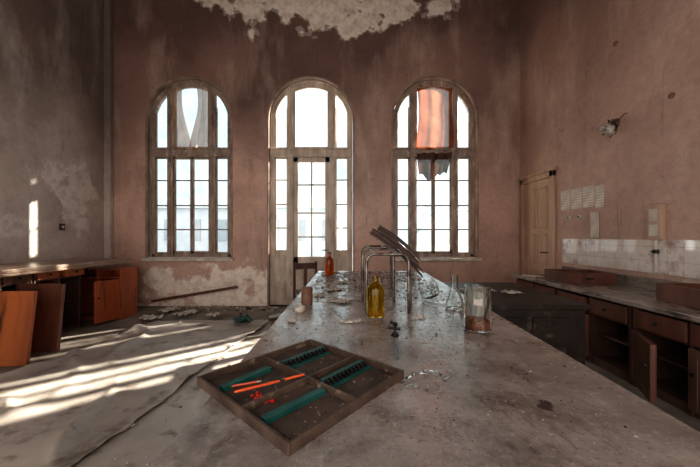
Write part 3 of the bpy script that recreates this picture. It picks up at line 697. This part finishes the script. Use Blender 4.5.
def sheet(name,x,y,z,w,l,ang,matn,label,cat,amp=.012,nx=8,group=None,seed=0):
    vs=[];fs=[]
    for j in range(nx+1):
        for i in range(nx+1):
            xx=-w/2+w*i/nx; yy=-l/2+l*j/nx
            ex=.12*w*noise.noise(Vector((yy*20/max(l,.2),seed,2))); ey=.12*l*noise.noise(Vector((xx*20/max(w,.2),seed,5)))
            zz=abs(noise.noise(Vector((xx*9/max(w,.3)+seed,yy*9/max(l,.3),seed))))*amp*2
            vs.append((xx+ex,yy+ey,zz))
    for j in range(nx):
        for i in range(nx):
            a=j*(nx+1)+i; fs.append((a,a+1,a+nx+2,a+nx+1))
    return mk(B().add(vs,fs),name,matn,loc=(x,y,z),rot=(0,0,math.radians(ang)),smooth=True,fixn=False,label=label,cat=cat,group=group,solid=-.0008)
for i,(px,py,w,l,a) in enumerate(((352,322,.12,.05,10),(335,290,.16,.1,30),(318,296,.1,.08,-20),(345,283,.2,.12,15),(420,318,.05,.04,40),(292,322,.04,.05,10),(340,302,.14,.1,-35))):
    x,y,z=pz(px,py,TZ); sheet('paper_scrap',x,y,TZ+.001,w,l,a,'paper','torn aged paper scrap on dusty bench','paper',group='paper scraps on bench',seed=i*3.1)
for i,(px,py,w,l,a) in enumerate(((478,291,.3,.2,20),(512,293,.18,.12,5))):
    x,y,z=pz(px,py,.78); sheet('paper_sheet',x,y,.782,w,l,a,'paper','crumpled grey paper sheet on black desk','paper',group='papers on desk',seed=i*5.1,amp=.02)

# ---------------------------------------------------------------- tubular frame with a tilted slatted board on the bench
OX,OY,OZ=.17,1.64,TZ+.001
r=root('slatted_seat_stool',(OX,OY,OZ),'bent metal tube stool with warped dark slatted seat on bench','stool')
def U(xa,xb,y,ht,rr=.045):
    p=[(xa,y,0),(xa,y,ht-rr)]
    for i in range(1,7):
        a=math.pi/2*i/6; p.append((xa+rr*(1-math.cos(a)),y,ht-rr+rr*math.sin(a)))
    for i in range(7):
        a=math.pi/2*i/6; p.append((xb-rr+rr*math.sin(a),y,ht-rr+rr*math.cos(a)))
    p.append((xb,y,0)); return p
mk(B().tube(U(-.09,.14,.0,.325),.008,12),'leg_frame','chrome',parent=r,smooth=True)
mk(B().tube(U(-.10,.10,.30,.34),.008,12),'leg_frame','chrome',parent=r,smooth=True)
mk(B().tube(U(-.09,.14,.75,.345),.008,12),'leg_frame','chrome',parent=r,smooth=True)
mk(B().tube([(-.05,0,.33),(-.05,.75,.35)],.0065),'side_rail','chrome',parent=r,smooth=True)
mk(B().tube([(.07,0,.33),(.06,.75,.35)],.0065),'side_rail','chrome',parent=r,smooth=True)
NS=11; ends=[]; rr_=random.Random(3)
for k in range(NS):
    T=k/(NS-1); Y=1.74+.36*T
    ja,jb=rr_.uniform(-3,3),rr_.uniform(-5,3)
    pl=py_(371+9*T+ja*.5,234-8*T+ja*.4,Y); pr=py_(423-6*T+jb,278-24*T+jb*.8,Y)
    path=[]
    for i in range(9):
        u=i/8; p=pl.lerp(pr,u); p.z+=.016*math.sin(u*math.pi)+.006*math.sin(k*2.3+u*2)
        path.append(p-Vector((OX,OY,OZ)))
    vs=[];fs=[]
    for p in path:
        for (dy,dz) in ((-.0165,-.009),(.0165,.005),(.0165,.013),(-.0165,-.001)): vs.append((p.x,p.y+dy,p.z+dz))
    for i in range(8):
        for c in range(4): fs.append((4*i+c,4*i+(c+1)%4,4*i+4+(c+1)%4,4*i+4+c))
    fs+= [(0,1,2,3),(32,33,34,35)]
    mk(B().add(vs,fs),'slat','slatw',parent=r,bevel=.001,seg=1)
    ends.append(path)
mk(B().tube([tuple(e[1]+Vector((0,0,-.014))) for e in ends],.006,8),'seat_bracket','chrome',parent=r,smooth=True)
mk(B().tube([tuple(e[6]+Vector((0,0,-.014))) for e in ends],.006,8),'seat_bracket','chrome',parent=r,smooth=True)
e=ends[0][6]; mk(B().tube([(e.x,e.y,e.z-.01),(e.x+.01,e.y,.0)],.0065,8),'seat_stay','chrome',parent=r,smooth=True)

# ---------------------------------------------------------------- wooden boxes on right worktop
def openbox(name,loc,w,l,h,rz,matn,label):
    b=B(); t=.016
    b.box(-w/2,w/2,-l/2,-l/2+t,0,h).box(-w/2,w/2,l/2-t,l/2,0,h).box(-w/2,-w/2+t,-l/2+t,l/2-t,0,h).box(w/2-t,w/2,-l/2+t,l/2-t,0,h).box(-w/2+t,w/2-t,-l/2+t,l/2-t,0,.01)
    r=root(name,loc,label,'box',rot=(0,0,math.radians(rz)))
    mk(b,'box_body',matn,parent=r,bevel=.002)
    mk(B().box(-.04,.04,-l/2-.012,-l/2,h*.4,h*.55),'pull','iron',parent=r,bevel=.002)
    return r
openbox('wooden_box',(2.80,3.72,.7495),.56,.44,.13,-6,'redw','pulled-out reddish wooden drawer box on dusty worktop')
openbox('wooden_box',(2.86,2.36,.7495),.42,.52,.15,-5,'redw','pulled-out brown wooden drawer box near worktop end')
sheet('paper_sheet',2.55,4.2,.75,.2,.28,10,'paper','aged paper sheet lying on worktop','paper',seed=7.,amp=.01)

# ---------------------------------------------------------------- things on the walls
for i,(y,z,w,h) in enumerate(((4.44,1.84,.20,.28),(4.225,1.84,.20,.28),(4.01,1.84,.20,.28),(3.83,1.82,.13,.28))):
    mk(B().box(-.004,0,-w/2,w/2,-h/2,h/2),'wall_notice','doc',loc=(XR-.001,y,z),label='aged printed notice sheet pinned to plaster wall',cat='notice',group='notices on wall')
for (y,z) in ((4.36,1.58),(4.16,1.58)):
    o=root('light_switch',(XR-.001,y,z),'round white light switch on plaster wall','switch',group='round wall switches')
    T=Matrix.Rotation(math.radians(-90),4,'Y')
    mk(B().lathe([(.035,0),(.035,.012),(.028,.02),(.01,.022)],n=24,T=T),'switch_plate','white_pl',parent=o,smooth=True)
    mk(B().box(-.032,-.02,-.005,.005,-.012,.012),'toggle','iron',parent=o)
mk(B().box(-.02,0,-.06,.06,-.17,.17).box(-.026,-.02,-.045,.045,-.15,.15),'wall_panel','white_pl',loc=(XR-.001,3.90,1.46),bevel=.004,label='narrow pale cover panel on plaster wall',cat='panel')
o=root('electrical_box',(XR-.001,3.10,1.44),'tall narrow electrical panel with conduit above tiles','electrical box')
mk(B().box(-.05,0,-.075,.075,-.17,.20),'box_body','doorw',parent=o,bevel=.006)
mk(B().box(-.056,-.05,-.045,.045,.02,.15),'box_cover','white_pl',parent=o,bevel=.003)
mk(B().box(-.056,-.05,-.045,.045,-.13,-.01),'box_cover','white_pl',parent=o,bevel=.003)
mk(B().tube([(-.024,.0,-.17),(-.024,0,-.5)],.016),'conduit','white_pl',parent=o,smooth=True)
mk(B().lathe([(.0,-.31),(.026,-.31),(.026,-.27),(.0,-.27)],n=16,T=Matrix.Translation((-.024,0,0))).tube([(-.04,0,-.29),(-.075,0,-.29)],.008),'pipe_fitting','iron',parent=o,smooth=True)
o=root('wall_lamp',(XR-.001,3.60,2.66),'broken wall lamp remains dangling from wires','lamp')
T=Matrix.Rotation(math.radians(-90),4,'Y')
mk(B().lathe([(.06,0),(.06,.015),(.02,.03)],n=20,T=T),'wall_plate','ceram',parent=o,smooth=True)
b=B().tube([(-.02,0,0),(-.07,.02,.05),(-.10,-.02,.0),(-.09,-.03,-.06)],.006)
rw=random.Random(8)
for k in range(9):
    p=Vector((-.02,rw.uniform(-.02,.02),rw.uniform(-.02,.03))); path=[tuple(p)]
    for _ in range(4):
        p=p+Vector((rw.uniform(-.035,.015),rw.uniform(-.08,.08),rw.uniform(-.08,.06))); p.x=min(p.x,-.012); path.append(tuple(p))
    b.tube(path,.0042,6)
mk(b,'bracket','iron',parent=o,smooth=True)
b=B(); n=12
prof=[(.015,.03),(.05,.018),(.08,-.01),(.095,-.05)]
vs=[];fs=[]
for (rr,z) in prof:
    for i in range(n+1):
        a=math.radians(120+210*i/n); vs.append((rr*math.cos(a),rr*math.sin(a),z+ (.02*math.sin(i*2.1) if z<-.03 else 0)))
for j in range(3):
    for i in range(n): fs.append((j*(n+1)+i,j*(n+1)+i+1,(j+1)*(n+1)+i+1,(j+1)*(n+1)+i))
b.add(vs,fs,0,Matrix.Translation((-.10,-.03,-.05))@Matrix.Rotation(.8,4,'X'))
mk(b,'lamp_shade','lampw',parent=o,smooth=True,fixn=False,solid=.003)
for (y,z) in ((3.6,3.62),(2.97,2.7)):
    mk(B().lathe([(.03,0),(.03,.008),(.012,.01)],n=18,T=T),'round_wall_fitting','ceram',loc=(XR,y,z),smooth=True,label='small round dark fitting on plaster wall',cat='wall fitting',group='round wall fittings')
o=root('wall_socket',(XL+.001,4.75,1.46),'dark wall socket on stained plaster','socket')
mk(B().box(0,.02,-.04,.04,-.05,.05),'socket_plate','cork',parent=o,bevel=.004)
mk(B().lathe([(.02,0),(.02,.008),(.005,.008)],n=16,T=Matrix.Translation((.02,0,0))@Matrix.Rotation(math.radians(90),4,'Y')),'socket_face','white_pl',parent=o,smooth=True)

# ---------------------------------------------------------------- floor coverings & loose floor things
def runner(x0,x1,y0,y1,z,seed,label,skew=0,curl=.05,wr=.02):
    nx,ny=70,170; vs=[];fs=[]
    for j in range(ny+1):
        for i in range(nx+1):
            u=i/nx; y=y0+(y1-y0)*j/ny
            e0=.06*noise.noise(Vector((y*1.3,seed,0))); e1=.06*noise.noise(Vector((y*1.6,seed+5,0)))+.035*noise.noise(Vector((y*8,seed+5,0)))
            x=(x0+e0)*(1-u)+(x1+e1)*u+skew*(y-y0)
            rg=1-abs(noise.noise(Vector((x*1.6+y*.9+3,y*.8-x*.5,seed+2))))*4
            z2=z+.004*(1+noise.noise(Vector((x*2.5,y*2.5,seed))))+wr*max(0,rg)**3*max(0,noise.noise(Vector((x*.8,y*.8,seed+20)))+.35)*2
            if u>.93: z2+=curl*((u-.93)/.07)**2*(.2+abs(noise.noise(Vector((y*2.5,seed+9,0))))*1.5)
            vs.append((x,y+.1*noise.noise(Vector((x*3,seed,j//ny))),z2))
    for j in range(ny):
        for i in range(nx):
            a=j*(nx+1)+i; fs.append((a,a+1,a+nx+2,a+nx+1))
    return mk(B().add(vs,fs),'floor_covering','sheet',smooth=True,fixn=False,label=label,cat='floor covering',solid=-.003)
runner(-2.0,-.44,.9,4.5,.002,3.3,'dusty grey floor covering strip beside bench',curl=.0,wr=.015)
runner(-3.35,-1.62,.9,4.6,.018,8.1,'wrinkled grey floor covering strip with curled edge',skew=.10,curl=.018,wr=.04)
x,y,z=pz(243,323,0); sheet('green_scrap',x,y,.04,.24,.3,30,'green','crumpled green cloth scrap on floor','scrap',amp=.05)
for i,(px,py,w,l,a) in enumerate(((152,320,.3,.2,20),(185,316,.25,.3,-30),(212,318,.2,.15,0),(168,313,.3,.25,60))):
    x,y,z=pz(px,py,0); sheet('litter_sheet',x,y,.032+.004*i,w,l,a,'paper','pale litter sheet lying on floor','litter',seed=i*2.,amp=.04,group='litter on floor')
mk(B().box(0,1.62,-.012,.012,0,.05),'wooden_plank','redw',loc=(-3.72,5.57,.08),rot=(0,math.radians(-9.5),0),bevel=.003,label='long dark plank leaning against peeling wall',cat='plank')
def chair(loc,rz,label):
    r=root('wooden_chair',loc,label,'chair',rot=(0,0,math.radians(rz)))
    mk(B().box(-.2,.2,-.2,.2,.43,.455),'seat','brownw',parent=r,bevel=.008)
    for (x,y,h) in ((-.18,-.18,.43),(.18,-.18,.43),(-.18,.18,.90),(.18,.18,.90)):
        mk(B().box(x-.018,x+.018,y-.018,y+.018,0,h),'leg','brownw',parent=r,bevel=.004)
    mk(B().box(-.162,.162,.17,.19,.78,.88).box(-.03,.03,.172,.188,.455,.78),'backrest','brownw',parent=r,bevel=.004)
    mk(B().box(-.162,.162,-.19,-.17,.2,.23),'stretcher','brownw',parent=r)
    mk(B().box(-.162,.162,.17,.19,.2,.23),'stretcher','brownw',parent=r)
    return r
chair((-.68,4.70,.0),25,'dark wooden chair near the balcony door')
r=root('wooden_stool',(-.80,3.42,.012),'small dark wooden stool beside the bench','stool',rot=(0,0,.3))
mk(B().box(-.15,.15,-.15,.15,.38,.41),'seat','black',parent=r,bevel=.006)
for (x,y) in ((-.12,-.12),(.12,-.12),(-.12,.12),(.12,.12)):
    mk(B().tube([(x,y,0),(x*.85,y*.85,.38)],.014),'leg','brownw',parent=r,smooth=True)

# ---------------------------------------------------------------- outside
mk(B().box(-40,40,D+TH+.02,60,-.4,-.3),'outside_ground','snow',kind='structure')
b=B(); b.box(-16,-1,24,30,0,3.9); b.prism([(-16.5,3.9),(-.5,3.9),(-8.5,5.9)],23.6,30.4)
r=root('building',(0,0,-.3),'pale distant building beyond the windows','building')
mk(b,'facade','bldg',parent=r)
for i in range(7):
    x=-15+i*2.1; mk(B().box(x,x+.8,23.93,23.99,1.3,3.0),'facade_window','bldgw',parent=r)
def tree(x,y,h,seed,dep=4,tr=.015):
    rnd=random.Random(seed); b=B()
    def br(p,d,l,rad,dep):
        qv=p+d*l; b.tube([tuple(p),tuple((p+qv)/2+Vector((rnd.uniform(-.1,.1)*l,rnd.uniform(-.1,.1)*l,0))),tuple(qv)],[rad,rad*.85,rad*.65],5)
        if dep==0: return
        for _ in range(3):
            nd2=(d+Vector((rnd.uniform(-.8,.8),rnd.uniform(-.8,.8),rnd.uniform(-.1,.5)))).normalized()
            br(qv,nd2,l*.72,rad*.6,dep-1)
    br(Vector((0,0,0)),Vector((0,0,1)),h*.28,h*tr,dep)
    mk(b,'bare_tree','bark',loc=(x,y,-.3),label='bare leafless tree outside the windows',cat='tree',group='bare trees outside')
tree(5.5,26,6,1); tree(12.5,30,7,2); tree(-14.5,18,5,4); tree(1.5,34,7,5)
rnd=random.Random(5)
r=root('sun_blocker_tree',(6.3,11.2,-.3),'unseen evergreen tree added outside to break up the sun','tree')  # added out of view; its canopy dapples sun reaching the centre window
mk(B().tube([(0,0,0),(.05,0,2.5),(0,.05,6.6)],[.16,.12,.04],10),'trunk','bark',parent=r,smooth=True)
b=B()
for _ in range(1500):
    h=rnd.uniform(3.6,6.9); R=1.15*(1-.35*abs(h-5.2)/1.7); a=rnd.uniform(0,6.283); rr=R*math.sqrt(rnd.random())
    c=Vector((rr*math.cos(a),rr*math.sin(a),h)); s=rnd.uniform(.05,.13)
    u=Vector((rnd.uniform(-1,1),rnd.uniform(-1,1),rnd.uniform(-1,1))).normalized(); v=u.cross(Vector((rnd.uniform(-1,1),rnd.uniform(-1,1),rnd.uniform(-1,1)))).normalized()
    b.add([tuple(c-u*s),tuple(c+v*s*.5),tuple(c+u*s),tuple(c-v*s*.5)],[(0,1,2,3)])
mk(b,'foliage','leaf',parent=r,fixn=False)

# ---------------------------------------------------------------- light
w=bpy.data.worlds.new('World'); S.world=w; w.use_nodes=True; nt=w.node_tree; bg=nt.nodes['Background']
tc=nd(nt,'ShaderNodeTexCoord'); sp=nd(nt,'ShaderNodeSeparateXYZ'); nt.links.new(tc.outputs['Generated'],sp.inputs[0])
mr=nd(nt,'ShaderNodeMapRange'); mr.inputs['From Min'].default_value=-.9; mr.inputs['From Max'].default_value=.4; nt.links.new(sp.outputs['Y'],mr.inputs['Value'])
rp=nd(nt,'ShaderNodeValToRGB'); rp.color_ramp.elements[0].position=0; rp.color_ramp.elements[0].color=(2.0,1.86,1.76,1)
rp.color_ramp.elements[1].position=1; rp.color_ramp.elements[1].color=(.74,.86,.90,1)
nt.links.new(mr.outputs[0],rp.inputs[0]); nt.links.new(rp.outputs[0],bg.inputs[0]); bg.inputs['Strength'].default_value=1.0
sd=bpy.data.lights.new('sun','SUN'); sd.energy=26; sd.angle=math.radians(1.3); sd.color=(1,.89,.75)
so=bpy.data.objects.new('sun',sd); COL.objects.link(so); so.location=(8,12,8)
so.rotation_euler=Vector((-1.24,-1,-.685)).to_track_quat('-Z','Y').to_euler()

cd=bpy.data.cameras.new('camera'); cd.sensor_width=36; cd.lens=F/700*36; cd.shift_x=-2/700; cd.shift_y=3.5/700; cd.clip_start=.02; cd.clip_end=200
co=bpy.data.objects.new('camera',cd); COL.objects.link(co); co.location=(0,0,H); co.rotation_euler=(math.radians(90),0,0)
S.camera=co
S.view_settings.view_transform='Standard'
try: S.view_settings.look='Medium High Contrast'
except Exception as e: print('look',e)
S.view_settings.exposure=.34
